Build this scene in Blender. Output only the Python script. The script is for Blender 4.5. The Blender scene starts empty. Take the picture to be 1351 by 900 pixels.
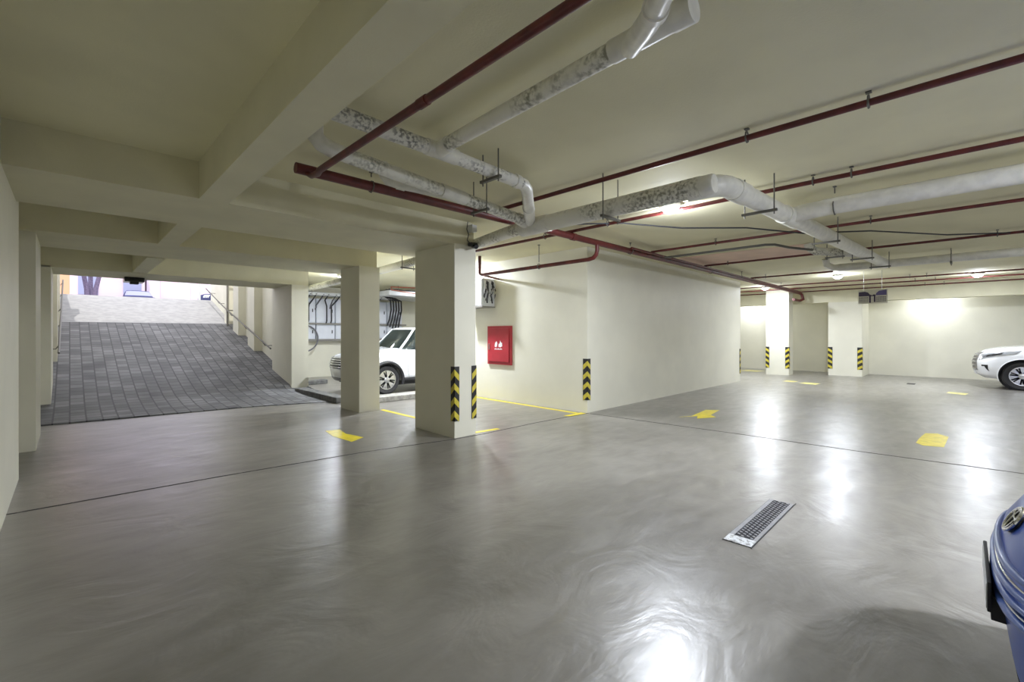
import bpy, bmesh, math, random
from mathutils import Vector, Matrix
random.seed(7)
C = bpy.context.scene.collection
PI = math.pi

# ------------------------------------------------------------------ materials
def nodes_of(m):
    m.use_nodes = True
    nt = m.node_tree
    return nt, nt.nodes, nt.links, nt.nodes['Principled BSDF']

def mat(name, col, rough=0.6, metal=0.0, var=0.0, vscale=3.0, bump=0.0, bscale=60.0, col2=None, v0=.4, v1=.6, detail=5.0, spec=.5, coat=0.0, rvar=0.0, mask=0.0):
    m = bpy.data.materials.new(name)
    nt, N, L, b = nodes_of(m)
    b.inputs['Base Color'].default_value = (*col, 1)
    b.inputs['Roughness'].default_value = rough
    b.inputs['Metallic'].default_value = metal
    b.inputs['Specular IOR Level'].default_value = spec
    b.inputs['Coat Weight'].default_value = coat
    b.inputs['Coat Roughness'].default_value = .05
    tc = N.new('ShaderNodeTexCoord')
    if var > 0 or col2:
        n = N.new('ShaderNodeTexNoise'); n.inputs['Scale'].default_value = vscale; n.inputs['Detail'].default_value = detail
        L.new(tc.outputs['Object'], n.inputs['Vector'])
        r = N.new('ShaderNodeValToRGB')
        c2 = col2 if col2 else tuple(max(0, c*(1-var)) for c in col)
        r.color_ramp.elements[0].position = v0; r.color_ramp.elements[0].color = (*c2, 1)
        r.color_ramp.elements[1].position = v1; r.color_ramp.elements[1].color = (*col, 1)
        L.new(n.outputs['Fac'], r.inputs['Fac']); L.new(r.outputs['Color'], b.inputs['Base Color'])
        if mask > 0:
            nm = N.new('ShaderNodeTexNoise'); nm.inputs['Scale'].default_value = mask; nm.inputs['Detail'].default_value = 3; L.new(tc.outputs['Object'], nm.inputs['Vector'])
            mk = N.new('ShaderNodeMapRange'); mk.inputs['From Min'].default_value = .42; mk.inputs['From Max'].default_value = .60; L.new(nm.outputs['Fac'], mk.inputs['Value'])
            mm = N.new('ShaderNodeMix'); mm.data_type = 'RGBA'; mm.inputs['A'].default_value = (*col, 1); L.new(mk.outputs['Result'], mm.inputs['Factor']); L.new(r.outputs['Color'], mm.inputs['B']); L.new(mm.outputs['Result'], b.inputs['Base Color'])
        if rvar > 0:
            mr = N.new('ShaderNodeMapRange'); mr.inputs['To Min'].default_value = rough; mr.inputs['To Max'].default_value = rough+rvar
            L.new(n.outputs['Fac'], mr.inputs['Value']); L.new(mr.outputs['Result'], b.inputs['Roughness'])
    if bump > 0:
        n2 = N.new('ShaderNodeTexNoise'); n2.inputs['Scale'].default_value = bscale; n2.inputs['Detail'].default_value = 3
        L.new(tc.outputs['Object'], n2.inputs['Vector'])
        bp = N.new('ShaderNodeBump'); bp.inputs['Strength'].default_value = bump; bp.inputs['Distance'].default_value = .01
        L.new(n2.outputs['Fac'], bp.inputs['Height']); L.new(bp.outputs['Normal'], b.inputs['Normal'])
    return m

M = {}
M['wall'] = mat('cream_wall_paint', (.735, .715, .60), .55, var=.05, vscale=1.3, bump=.10, bscale=90)
M['beam'] = mat('cream_beam_paint', (.69, .66, .485), .6, var=.06, vscale=2.0, bump=.12, bscale=70)
M['ceiling'] = mat('textured_ceiling_paint', (.76, .725, .51), .8, var=.08, vscale=.9, bump=.16, bscale=75)
M['pvc'] = mat('stained_white_pipe', (.74, .73, .66), .4, col2=(.26, .255, .21), vscale=32, v0=.38, v1=.58, detail=8, mask=3.2)
M['pvc_clean'] = mat('clean_white_pipe', (.76, .75, .69), .38, var=.12, vscale=9)
M['pvc_dirty'] = mat('blotchy_white_pipe', (.76, .75, .70), .5, col2=(.24, .24, .23), vscale=34, v0=.42, v1=.56, detail=8, mask=5)
M['red'] = mat('red_pipe_paint', (.125, .019, .017), .45, var=.35, vscale=8)
M['steel'] = mat('dull_steel', (.24, .23, .21), .5, metal=.4)
M['darksteel'] = mat('dark_bracket', (.13, .125, .11), .5, metal=.4)
M['black'] = mat('black_rubber', (.018, .018, .02), .55)
M['blackgloss'] = mat('black_plastic', (.012, .012, .015), .22)
M['yellow'] = mat('yellow_reflective', (.62, .52, .06), .4, var=.15, vscale=25)
M['ypaint'] = mat('yellow_road_paint', (.90, .74, .01), .35, var=.16, vscale=9)
M['ypaint_worn'] = mat('worn_yellow_paint', (.75, .68, .22), .32, var=.22, vscale=14)
M['redcab'] = mat('red_cabinet_paint', (.40, .028, .04), .35, var=.1, vscale=5)
M['white'] = mat('white_enamel', (.80, .80, .80), .3)
M['greybox'] = mat('pale_grey_enamel', (.66, .68, .70), .35, var=.05, vscale=6)
M['bluebox'] = mat('pale_blue_enamel', (.72, .75, .82), .3, var=.05, vscale=5)
M['cable'] = mat('dark_cable', (.03, .03, .035), .5)
M['greycable'] = mat('grey_cable', (.13, .13, .15), .5)
M['kerb'] = mat('kerb_concrete', (.40, .39, .36), .8, var=.3, vscale=12, bump=.4, bscale=40)
M['kerbdark'] = mat('dark_kerb_concrete', (.17, .17, .16), .85, var=.4, vscale=10, bump=.4, bscale=40)  # darker, more mottled version of the kerb concrete
M['carwhite'] = mat('white_car_paint', (.80, .81, .83), .18, coat=1.0)
M['carblue'] = mat('blue_car_paint', (.012, .06, .34), .35, coat=.15)
M['carblue2'] = mat('blue_grille_paint', (.05, .11, .38), .3, coat=.3)
M['chrome'] = mat('chrome', (.75, .76, .78), .10, metal=1.0)
M['alloy'] = mat('alloy_wheel', (.60, .61, .63), .25, metal=.85)
M['lens'] = mat('headlight_lens', (.45, .47, .50), .08, metal=.5, coat=1.0)
M['plaster'] = mat('pinkish_plaster', (.85, .64, .53), .8, var=.08, vscale=3)
M['rampconc'] = mat('ramp_concrete', (.33, .33, .335), .85, var=.16, vscale=5, bump=.3, bscale=30)
M['facade'] = mat('pale_pink_render', (.66, .53, .60), .9, var=.06, vscale=.6)
M['facade2'] = mat('white_render', (.70, .64, .74), .9, var=.04, vscale=.6)
M['orange'] = mat('orange_render', (.66, .36, .22), .8)
M['winblue'] = mat('bluish_window', (.28, .30, .46), .5)
M['bark'] = mat('violet_grey_bark', (.16, .13, .22), .9, var=.3, vscale=20)
M['leaf'] = mat('tree_leaf', (.10, .16, .09), .7, var=.4, vscale=6)
M['street'] = mat('pale_street_paving', (.50, .49, .51), .9, var=.1, vscale=2)
M['carsilver'] = mat('dark_blue_grey_car_paint', (.05, .055, .13), .7, spec=.1)
M['signboard'] = mat('sign_board', (.60, .58, .48), .5, var=.1, vscale=12)
M['signdark'] = mat('sign_dark_panel', (.03, .015, .05), .4)
M['signviolet'] = mat('sign_violet_panel', (.10, .08, .22), .4)
M['copper'] = mat('copper_pipe', (.42, .13, .08), .4, metal=.3)
M['drainmetal'] = mat('worn_galvanised_metal', (.30, .30, .31), .45, metal=.3, col2=(.25, .25, .27), vscale=30)
M['draincover'] = mat('pale_worn_plate', (.62, .64, .66), .45, col2=(.25, .25, .25), vscale=40, v0=.38, v1=.52)
M['pit_shade'] = mat('painted_pit_shade', (.012, .012, .018), .8)
M['joint'] = mat('dark_joint_sealant', (.035, .032, .03), .7, col2=(.13, .12, .11), vscale=14, v0=.35, v1=.45)

def glass_mat():
    m = bpy.data.materials.new('car_window_glass')
    nt, N, L, b = nodes_of(m)
    b.inputs['Base Color'].default_value = (.02, .03, .03, 1); b.inputs['Roughness'].default_value = .04
    t = N.new('ShaderNodeBsdfTransparent'); t.inputs['Color'].default_value = (.45, .5, .48, 1)
    mx = N.new('ShaderNodeMixShader'); mx.inputs['Fac'].default_value = .45
    L.new(b.outputs['BSDF'], mx.inputs[1]); L.new(t.outputs['BSDF'], mx.inputs[2])
    L.new(mx.outputs['Shader'], N['Material Output'].inputs['Surface'])
    return m
M['glass'] = glass_mat()

def lamp_mat():
    m = bpy.data.materials.new('lit_lamp_diffuser')
    nt, N, L, b = nodes_of(m)
    b.inputs['Base Color'].default_value = (.9, .9, .95, 1)
    b.inputs['Emission Color'].default_value = (.80, .87, 1, 1); b.inputs['Emission Strength'].default_value = 10
    return m
M['lamp'] = lamp_mat()

def floor_mat():
    m = bpy.data.materials.new('polished_grey_floor')
    nt, N, L, b = nodes_of(m)
    tc = N.new('ShaderNodeTexCoord')
    def noise(scale, detail=5, dist=0.0, sc=(1, 1, 1), rot=0, rough=.5):
        mp = N.new('ShaderNodeMapping'); mp.inputs['Scale'].default_value = sc; mp.inputs['Location'].default_value = (3.3, 1.7, .37); mp.inputs['Rotation'].default_value = (0, 0, rot)
        n = N.new('ShaderNodeTexNoise'); n.inputs['Scale'].default_value = scale; n.inputs['Detail'].default_value = detail
        n.inputs['Distortion'].default_value = dist; n.inputs['Roughness'].default_value = rough
        L.new(tc.outputs['Object'], mp.inputs['Vector']); L.new(mp.outputs['Vector'], n.inputs['Vector'])
        return n.outputs['Fac']
    def rng(src, a, b_, lo, hi):
        r = N.new('ShaderNodeMapRange'); r.inputs['From Min'].default_value = a; r.inputs['From Max'].default_value = b_
        r.inputs['To Min'].default_value = lo; r.inputs['To Max'].default_value = hi; L.new(src, r.inputs['Value']); return r.outputs['Result']
    big = noise(.45, 4, .8); swirl = noise(2.6, 3, .6, (1, 2.2, 1), .7)
    add = N.new('ShaderNodeMath'); add.operation = 'ADD'; L.new(rng(big, .3, .7, 0, .72), add.inputs[0]); L.new(rng(swirl, .3, .7, 0, .28), add.inputs[1])
    r = N.new('ShaderNodeValToRGB')
    r.color_ramp.elements[0].position = .15; r.color_ramp.elements[0].color = (.140, .130, .114, 1)
    r.color_ramp.elements[1].position = .85; r.color_ramp.elements[1].color = (.245, .231, .207, 1)
    L.new(add.outputs[0], r.inputs['Fac']); L.new(r.outputs['Color'], b.inputs['Base Color'])
    L.new(rng(noise(2.0, 4, .5, (1, 2.6, 1), .5), .3, .7, .29, .42), b.inputs['Roughness'])
    b.inputs['Specular IOR Level'].default_value = .6
    h1 = noise(1.5, 4, 1.0, (1, 1.5, 1), .6); h2 = noise(9, 4, 1.2)
    ad = N.new('ShaderNodeMath'); ad.operation = 'MULTIPLY_ADD'; L.new(h2, ad.inputs[0]); ad.inputs[1].default_value = .05; L.new(h1, ad.inputs[2])
    b.inputs['Coat Weight'].default_value = .45; b.inputs['Coat Roughness'].default_value = .30
    h3 = noise(22, 3, .4, (1, 3.5, 1), .75)
    ad2 = N.new('ShaderNodeMath'); ad2.operation = 'MULTIPLY_ADD'; L.new(h3, ad2.inputs[0]); ad2.inputs[1].default_value = .035; L.new(ad.outputs[0], ad2.inputs[2]); ad = ad2
    bp = N.new('ShaderNodeBump'); bp.inputs['Strength'].default_value = .40; bp.inputs['Distance'].default_value = .04
    L.new(ad.outputs[0], bp.inputs['Height']); L.new(bp.outputs['Normal'], b.inputs['Normal'])
    return m
M['floor'] = floor_mat()

def paver_mat():
    m = bpy.data.materials.new('grey_block_pavers')
    nt, N, L, b = nodes_of(m)
    tc = N.new('ShaderNodeTexCoord'); mp = N.new('ShaderNodeMapping'); mp.inputs['Rotation'].default_value = (0, 0, PI/2)
    L.new(tc.outputs['Object'], mp.inputs['Vector'])
    br = N.new('ShaderNodeTexBrick'); br.inputs['Scale'].default_value = 1.0; br.inputs['Brick Width'].default_value = .24
    br.inputs['Row Height'].default_value = .22; br.inputs['Mortar Size'].default_value = .013; br.inputs['Bias'].default_value = -.1
    br.inputs['Color1'].default_value = (.175, .175, .178, 1); br.inputs['Color2'].default_value = (.085, .085, .088, 1)
    br.inputs['Mortar'].default_value = (.045, .045, .047, 1)
    L.new(mp.outputs['Vector'], br.inputs['Vector'])
    n = N.new('ShaderNodeTexNoise'); n.inputs['Scale'].default_value = 1.2; n.inputs['Detail'].default_value = 6; L.new(tc.outputs['Object'], n.inputs['Vector'])
    mr = N.new('ShaderNodeMapRange'); mr.inputs['From Min'].default_value = .3; mr.inputs['From Max'].default_value = .7; mr.inputs['To Min'].default_value = .60; mr.inputs['To Max'].default_value = 1.3
    L.new(n.outputs['Fac'], mr.inputs['Value'])
    mx = N.new('ShaderNodeMix'); mx.data_type = 'RGBA'; mx.blend_type = 'MULTIPLY'; mx.inputs['Factor'].default_value = 1
    L.new(br.outputs['Color'], mx.inputs['A']); L.new(mr.outputs['Result'], mx.inputs['B'])
    L.new(mx.outputs['Result'], b.inputs['Base Color']); b.inputs['Roughness'].default_value = .65
    bp = N.new('ShaderNodeBump'); bp.inputs['Strength'].default_value = .5; bp.inputs['Distance'].default_value = .01; bp.invert = True
    L.new(br.outputs['Fac'], bp.inputs['Height']); L.new(bp.outputs['Normal'], b.inputs['Normal'])
    return m
M['paver'] = paver_mat()

# ------------------------------------------------------------------ mesh helpers
class MB:
    def __init__(s): s.v = []; s.f = []
    def add(s, vs, fs):
        o = len(s.v); s.v += [tuple(p) for p in vs]; s.f += [tuple(i+o for i in f) for f in fs]; return s
    def box(s, x0, x1, y0, y1, z0, z1):
        vs = [(x, y, z) for z in (z0, z1) for y in (y0, y1) for x in (x0, x1)]
        return s.add(vs, [(0, 2, 3, 1), (4, 5, 7, 6), (0, 1, 5, 4), (2, 6, 7, 3), (0, 4, 6, 2), (1, 3, 7, 5)])
    def tube(s, pts, r, seg=14, caps=True):
        pts = [Vector(p) for p in pts]; n = len(pts); rr = r if isinstance(r, (list, tuple)) else [r]*n
        t0 = (pts[1]-pts[0]).normalized(); up = Vector((0, 0, 1)) if abs(t0.z) < .9 else Vector((1, 0, 0))
        a = t0.cross(up).normalized(); vs = []
        for i, p in enumerate(pts):
            t = ((pts[min(i+1, n-1)]-p).normalized() + (p-pts[max(i-1, 0)]).normalized())
            t = t.normalized() if t.length > 1e-6 else t0
            a = (a - t*a.dot(t)).normalized(); b = t.cross(a)
            for k in range(seg):
                w = 2*PI*k/seg; vs.append(p + (a*math.cos(w) + b*math.sin(w))*rr[i])
        fs = []
        for i in range(n-1):
            for k in range(seg):
                k2 = (k+1) % seg; fs.append((i*seg+k, i*seg+k2, (i+1)*seg+k2, (i+1)*seg+k))
        if caps: fs.append(tuple(range(seg))[::-1]); fs.append(tuple((n-1)*seg+k for k in range(seg)))
        return s.add(vs, fs)
    def prism(s, o, u, v, n, poly, t, t0=0.0):
        o, u, v, n = Vector(o), Vector(u), Vector(v), Vector(n); k = len(poly)
        vs = [o+u*a+v*b+n*t0 for a, b in poly] + [o+u*a+v*b+n*t for a, b in poly]
        return s.add(vs, [tuple(range(k))[::-1], tuple(range(k, 2*k))] + [(i, (i+1) % k, k+(i+1) % k, k+i) for i in range(k)])
    def lathe(s, c, axis, prof, seg=32):   # prof: (radius, offset along axis)
        c = Vector(c); ax = Vector(axis).normalized(); up = Vector((0, 0, 1)) if abs(ax.z) < .9 else Vector((1, 0, 0))
        a = ax.cross(up).normalized(); b = ax.cross(a); vs = []
        for r, h in prof:
            for k in range(seg):
                w = 2*PI*k/seg; vs.append(c+ax*h+(a*math.cos(w)+b*math.sin(w))*r)
        fs = []
        for i in range(len(prof)-1):
            for k in range(seg):
                k2 = (k+1) % seg; fs.append((i*seg+k, i*seg+k2, (i+1)*seg+k2, (i+1)*seg+k))
        fs.append(tuple(range(seg))[::-1]); fs.append(tuple((len(prof)-1)*seg+k for k in range(seg)))
        return s.add(vs, fs)
    def build(s, name, m, parent=None, smooth=False, bevel=0.0):
        me = bpy.data.meshes.new(name); me.from_pydata(s.v, [], s.f)
        bm = bmesh.new(); bm.from_mesh(me); bmesh.ops.recalc_face_normals(bm, faces=bm.faces)
        if bevel > 0:
            bmesh.ops.bevel(bm, geom=[e for e in bm.edges if len(e.link_faces) == 2 and e.calc_face_angle(0) > .5], offset=bevel, segments=2, affect='EDGES', profile=.6)
        if smooth:
            for f in bm.faces: f.smooth = True
            for e in bm.edges:
                if len(e.link_faces) == 2 and e.calc_face_angle(0) > .75: e.smooth = False
        bm.to_mesh(me); bm.free()
        ms = m if isinstance(m, (list, tuple)) else [m]
        for q in ms: me.materials.append(q)
        o = bpy.data.objects.new(name, me); C.objects.link(o)
        if parent: o.parent = parent; o.matrix_parent_inverse = Matrix.Identity(4); me.transform(parent_inv(parent))
        return o

def world_of(o):
    m = o.matrix_basis.copy()
    while o.parent: o = o.parent; m = o.matrix_basis @ m
    return m
def parent_inv(p): return world_of(p).inverted()

def thing(name, label, cat, loc=(0, 0, 0), group=None, rz=0.0):
    o = bpy.data.objects.new(name, None); C.objects.link(o); o.location = loc; o.rotation_euler = (0, 0, rz)
    o.empty_display_size = .1
    return tag(o, label, cat, group)
def tag(o, label, cat, group=None, kind=None):
    o['label'] = label; o['category'] = cat
    if group: o['group'] = group
    if kind: o['kind'] = kind
    return o
def struct(name, mb, m, label=None, cat=None, bevel=0, smooth=False):
    o = mb.build(name, m, bevel=bevel, smooth=smooth); o['kind'] = 'structure'
    if label: o['label'] = label
    if cat: o['category'] = cat
    return o
def copy_tree(o, loc=None, label=None):
    c = o.copy(); C.objects.link(c)
    if loc is not None: c.location = loc
    if label: c['label'] = label
    for ch in o.children:
        d = ch.copy(); C.objects.link(d); d.parent = c
        for g in ch.children:
            e = g.copy(); C.objects.link(e); e.parent = d
    return c

# ------------------------------------------------------------------ setting
ZC, ZS = 3.38, 3.0          # slab soffit, beam soffit
struct('floor', MB().box(-.9, 23.2, -8.4, 11.4, -.2, 0).box(4.0, 23.2, 11.4, 17.3, -.2, 0), M['floor'], 'polished grey concrete floor of the parking garage', 'floor')
struct('ceiling', MB().box(-.9, 23.2, -8.4, 14.7, ZC, 3.7).box(4.6, 23.2, 14.7, 17.4, ZC, 3.7), M['ceiling'], 'cream painted textured concrete ceiling', 'ceiling')
# left side: wall, recess wall, pillars
struct('wall_left', MB().box(-.9, -.4, -8.4, 7.34, 0, ZC), M['wall'], 'cream wall on the left edge, ending before the ramp', 'wall')
struct('wall_left_recess', MB().box(-.9, -.60, 7.34, 14.6, 0, ZC), M['wall'], 'recessed cream wall behind the left pillars', 'wall')
struct('pillar', MB().box(-.62, -.33, 8.95, 10.35, 0, ZS), M['wall'], 'shallow cream wall pillar under the second crossbeam', 'pillar')
struct('pillar', MB().box(-.62, -.27, 13.04, 14.6, -.1, ZS), M['wall'], 'cream wall pillar standing on the ramp, left end of the exit lintel', 'pillar')
# beams
struct('beam', MB().box(-.9, 4.62, 5.55, 7.02, ZS, ZC), M['beam'], 'wide crossbeam resting on the nearest striped column', 'beam')
struct('beam', MB().box(-.9, 4.64, 8.78, 10.35, ZS, ZC), M['beam'], 'second crossbeam, resting on the middle column', 'beam')
struct('beam', MB().box(-.9, 4.8, 13.04, 14.6, 2.97, ZC), M['beam'], 'exit lintel beam above the foot of the ramp', 'beam')
struct('beam', MB().box(.95, 1.21, -8.4, 5.55, ZS, ZC), M['beam'], 'long narrow beam running overhead towards the ramp', 'beam')
struct('beam', MB().box(.97, 1.23, 7.02, 8.78, ZS, ZC), M['beam'], 'short beam segment between the first and second crossbeams', 'beam')
struct('beam', MB().box(.99, 1.25, 10.35, 13.04, 2.98, ZC), M['beam'], 'short beam segment between second crossbeam and exit lintel', 'beam')
struct('beam', MB().box(21.1, 21.6, -8.0, 9.0, 2.84, ZC), M['beam'], 'deep beam along the far wall above the hanging sign', 'beam')
# columns
struct('column', MB().box(4.20, 4.62, 5.5, 6.60, 0, ZS), M['wall'], 'nearest free column with two striped corner guards', 'column')
struct('column', MB().box(4.19, 4.64, 8.66, 9.53, 0, ZS), M['wall'], 'middle plain column beside the parked white car', 'column')
struct('column', MB().box(4.35, 4.80, 13.04, 14.7, -.1, 2.97), M['wall'], 'column at the right foot of the ramp', 'column')
struct('column', MB().box(19.9, 20.5, 4.80, 5.32+.28, 0, ZC), M['wall'], 'far column with two striped guards, first right of the partition', 'column')
struct('column', MB().box(21.1, 22.8, 2.69, 3.74, 0, 2.84), M['wall'], 'broad far pier with two striped guards beneath the sign', 'column')
# partition block, far and side walls
struct('wall_block', MB().box(7.47, 16.3, 5.38, 10.3, 0, ZC), M['wall'], 'large cream partition block with the red fire cabinet', 'wall')
struct('wall_far', MB().box(22.8, 23.2, -8.4, 9.3, 0, ZC), M['wall'], 'far cream end wall behind the white car', 'wall')
struct('wall_far_side', MB().box(16.3, 23.2, 9.0, 9.3, 0, ZC), M['wall'], 'side wall of the far bay', 'wall')
struct('wall_behind', MB().box(-.9, 23.2, -8.4, -8.0, 0, ZC), M['wall'], 'rear wall behind the viewpoint', 'wall')
struct('wall_bay_back', MB().box(4.6, 12.4, 17.0, 17.4, 0, ZC), M['wall'], 'back wall of the parking bay carrying the electric cabinets', 'wall')
struct('wall_bay_side', MB().box(12.0, 12.4, 10.3, 17.0, 0, ZC), M['wall'], 'side wall of the parking bay', 'wall')
# ramp side walls
struct('wall_ramp_right', MB().box(4.60, 4.80, 14.7, 24.3, -.2, 4.75), M['wall'], 'right retaining wall of the ramp', 'wall')
struct('wall_ramp_left', MB().box(-.9, -.42, 14.6, 24.3, -.2, 4.75), M['wall'], 'left retaining wall of the ramp', 'wall')
for i, (y0, y1) in enumerate(((16.6, 17.35), (18.57, 19.3), (20.3, 20.6))):
    struct('pillar', MB().box(4.36, 4.62, y0, y1, .2, 4.7), M['wall'], ('lowest', 'middle', 'topmost slender')[i]+' pilaster on the right ramp wall', 'pillar')
for i, (y0, y1) in enumerate(((16.1, 17.0), (19.8, 20.5))):
    struct('pillar', MB().box(-.44, -.22, y0, y1, .2, 4.7), M['wall'], ('lower', 'upper')[i]+' pilaster on the left ramp wall', 'pillar')
struct('wall_above_exit', MB().box(-7, 24, 14.3, 14.62, 3.7, 10.6), M['wall'], 'building front above the garage exit', 'wall')
# ramp
prof = [(10.3, 0), (11.0, .004), (12, .05), (13.0, .155), (13.8, .32), (14.66, .52), (16.0, .87), (17.2, 1.18), (18.57, 1.54), (20.3, 1.985), (22.25, 2.56), (23.6, 2.97), (24.2, 3.13), (24.6, 3.15), (25.5, 3.15)]
def ramp_z(y):
    for (a, b), (c, d) in zip(prof, prof[1:]):
        if y <= c: return b+(d-b)*(y-a)/(c-a)
    return prof[-1][1]
def foot_y(x): return 11.28 - .085*(x+.4) - (.18*max(0, x-2.6)**1.3)
def ramp_mesh(y0f, y1, lift):
    mb = MB(); nx = 26; ny = 60; vs = []
    for j in range(ny+1):
        for i in range(nx+1):
            xm = 4.9
            x = -.6 + (xm+.6)*i/nx
            ys = y0f(x); y = ys + (y1-ys)*j/ny
            if y > 13.05: x = min(x, 4.62)
            z = ramp_z(y) * (1 - .0)
            if y < 13.1 and x > 3.6:
                k = min(1, (x-3.6)/1.2); z *= (1-k*k*(3-2*k)*(min(1, (13.6-y)/1.0)))
            vs.append((x, y, z+lift))
    top = len(vs); vs += [(x, y, -.1 if lift < .05 else z-.3) for x, y, z in vs]
    W = nx+1; fs = []
    for j in range(ny):
        for i in range(nx): fs.append((j*W+i, j*W+i+1, (j+1)*W+i+1, (j+1)*W+i))
    for i in range(nx): fs.append((i+1, i, top+i, top+i+1)); a = ny*W+i; fs.append((a, a+1, top+a+1, top+a))
    for j in range(ny): a = j*W; fs.append((a, a+W, top+a+W, top+a)); b = a+nx; fs.append((b+W, b, top+b, top+b+W))
    mb.add(vs, fs); return mb
struct('ramp', ramp_mesh(foot_y, 20.3, .012), M['paver'], 'steep exit ramp paved with small grey blocks', 'ramp', smooth=True)
struct('ramp_upper', ramp_mesh(lambda x: 20.3, 24.7, .012), M['rampconc'], 'sunlit plain concrete top of the exit ramp', 'ramp', smooth=True)
struct('street', MB().box(-40, 50, 24.65, 80, 2.9, 3.15).box(-40, -.9, 14.7, 24.65, 2.9, 3.15).box(4.8, 24, 17.6, 24.65, 2.9, 3.15), M['street'], 'pale street level paving beyond the ramp top', 'street')

# handrails of the ramp
def rail(x, label):
    t = thing('handrail', label, 'handrail', (x, 14.7, .5))
    ys = [14.75+i*.75 for i in range(13)]
    MB().tube([(x, y, ramp_z(y)+.62) for y in ys], .022, 10).build('rail', M['darksteel'], t, True)
    for y in (15.5, 17.6, 19.6, 21.6, 23.4):
        s = 1 if x > 2 else -1
        MB().tube([(x, y, ramp_z(y)+.60), (x+s*.06, y, ramp_z(y)+.5), (x+s*.36, y, ramp_z(y)+.5)], .012, 8).build('bracket', M['darksteel'], t, True)
rail(4.32, 'dark handrail on the right wall of the ramp')
rail(-.18, 'dark handrail on the left wall of the ramp')
t = thing('drainpipe', 'slim grey downpipe on the right ramp wall near its top', 'pipe', (4.33, 20.0, 1.95))
MB().tube([(4.33, 20.0, 1.9), (4.33, 20.0, 4.6)], .035, 12).build('pipe', M['steel'], t, True)
for z in (2.5, 3.8): MB().box(4.29, 4.62, 19.98, 20.02, z, z+.04).build('clip', M['steel'], t)

# joints in the floor
def strip(pts, w, z=.0015, h=.0035):
    mb = MB()
    for (x0, y0), (x1, y1) in zip(pts, pts[1:]):
        d = Vector((x1-x0, y1-y0)).normalized(); n = Vector((-d.y, d.x))*w/2
        mb.prism((0, 0, 0), (1, 0, 0), (0, 1, 0), (0, 0, 1), [(x0-n.x, y0-n.y), (x1-n.x, y1-n.y), (x1+n.x, y1+n.y), (x0+n.x, y0+n.y)], z+h, z-.001)
    return mb
struct('trim_floor_joint', strip([(-.4, 5.97), (1.2, 5.88), (2.9, 5.72), (4.15, 5.46), (4.7, 5.42), (6.0, 5.44), (7.47, 5.35)], .026, .0, .002), M['joint'], 'dark joint line across the floor from left wall to partition', 'joint')
struct('trim_floor_joint', strip([(7.45, 5.3), (7.55, 3.6), (7.62, 2.6), (7.66, 1.0), (7.78, -.5), (7.9, -3)], .026, .0, .002), M['joint'], 'dark joint line running right from the partition corner', 'joint')

# ------------------------------------------------------------------ yellow floor paint
def mark(label, poly, m='ypaint', group=None, h=.003):
    mb = MB(); mb.prism((0, 0, 0), (1, 0, 0), (0, 1, 0), (0, 0, 1), poly, h, .0005)
    return tag(mb.build('floor_marking', M[m]), label, 'marking', group)
mark('yellow arrow-like dash on the floor in front of the middle column', [(3.0, 7.42), (3.22, 7.36), (3.15, 6.98), (3.24, 6.55), (2.98, 6.40), (2.93, 6.95)])
mark('yellow arrow-like dash on the floor in front of the partition wall', [(8.36, 3.86), (8.62, 3.74), (9.55, 3.84), (9.72, 3.62), (9.0, 3.52), (8.85, 3.36), (8.46, 3.56), (8.72, 3.66)])
mark('bright yellow dash on glossy floor beyond the long joint line', [(8.86, .50), (8.72, .42), (8.80, .20), (9.72, .17), (9.92, .30), (9.82, .44), (9.35, .48)])
mark('small worn yellow dash on the far floor before the broad pier', [(16.9, 3.78), (17.3, 3.72), (17.25, 3.27), (16.75, 3.30)], 'ypaint_worn')
mark('faint pale dash just left of the worn yellow one before the broad pier', [(17.2, 4.35), (17.6, 4.3), (17.55, 3.95), (17.15, 4.0)], 'ypaint_worn')
mark('small yellow dash on the floor left of the parked far white car', [(16.95, .34), (17.35, .30), (17.2, -.08), (16.7, -.02)], 'ypaint_worn')
mark('pale worn marking in the far side bay behind the partition end', [(20.9, 6.9), (21.6, 6.85), (21.5, 6.1), (20.8, 6.2)], 'ypaint_worn')
mb = MB()
tag(strip([(4.70, 8.66), (4.70, 6.62)], .09, 0, .003).build('floor_marking', M['ypaint']), 'yellow bay line between the middle and the nearest column', 'marking')
tag(strip([(4.66, 5.60), (5.16, 5.54)], .09, 0, .003).build('floor_marking', M['ypaint']), 'short yellow bay line starting at the striped column foot', 'marking')
mb = strip([(7.36, 10.2), (7.30, 5.50)], .10, 0, .003); mb.prism((0, 0, 0), (1, 0, 0), (0, 1, 0), (0, 0, 1), [(6.88, 5.52), (7.42, 5.50), (7.40, 5.36), (6.92, 5.40)], .003, .0005)
tag(mb.build('floor_marking', M['ypaint']), 'long yellow bay line along the partition foot with hooked end', 'marking')

# ------------------------------------------------------------------ kerbs
def kerb(label, b, m='kerb'):
    return tag(MB().box(*b).build('kerb', M[m], bevel=.02), label, 'kerb')
kerb('pale raised kerb in front of the parked white car', (4.70, 7.47-.02, 9.56, 10.0, 0, .13))
kerb('dark kerb leading back beside the column at the ramp foot', (4.35, 4.62, 10.15, 12.8, 0, .14), 'kerbdark')
kerb('small loose kerb stone by the bay wall behind the ramp column', (5.15, 5.95, 14.5, 14.8, 0, .13), 'kerbdark')

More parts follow.
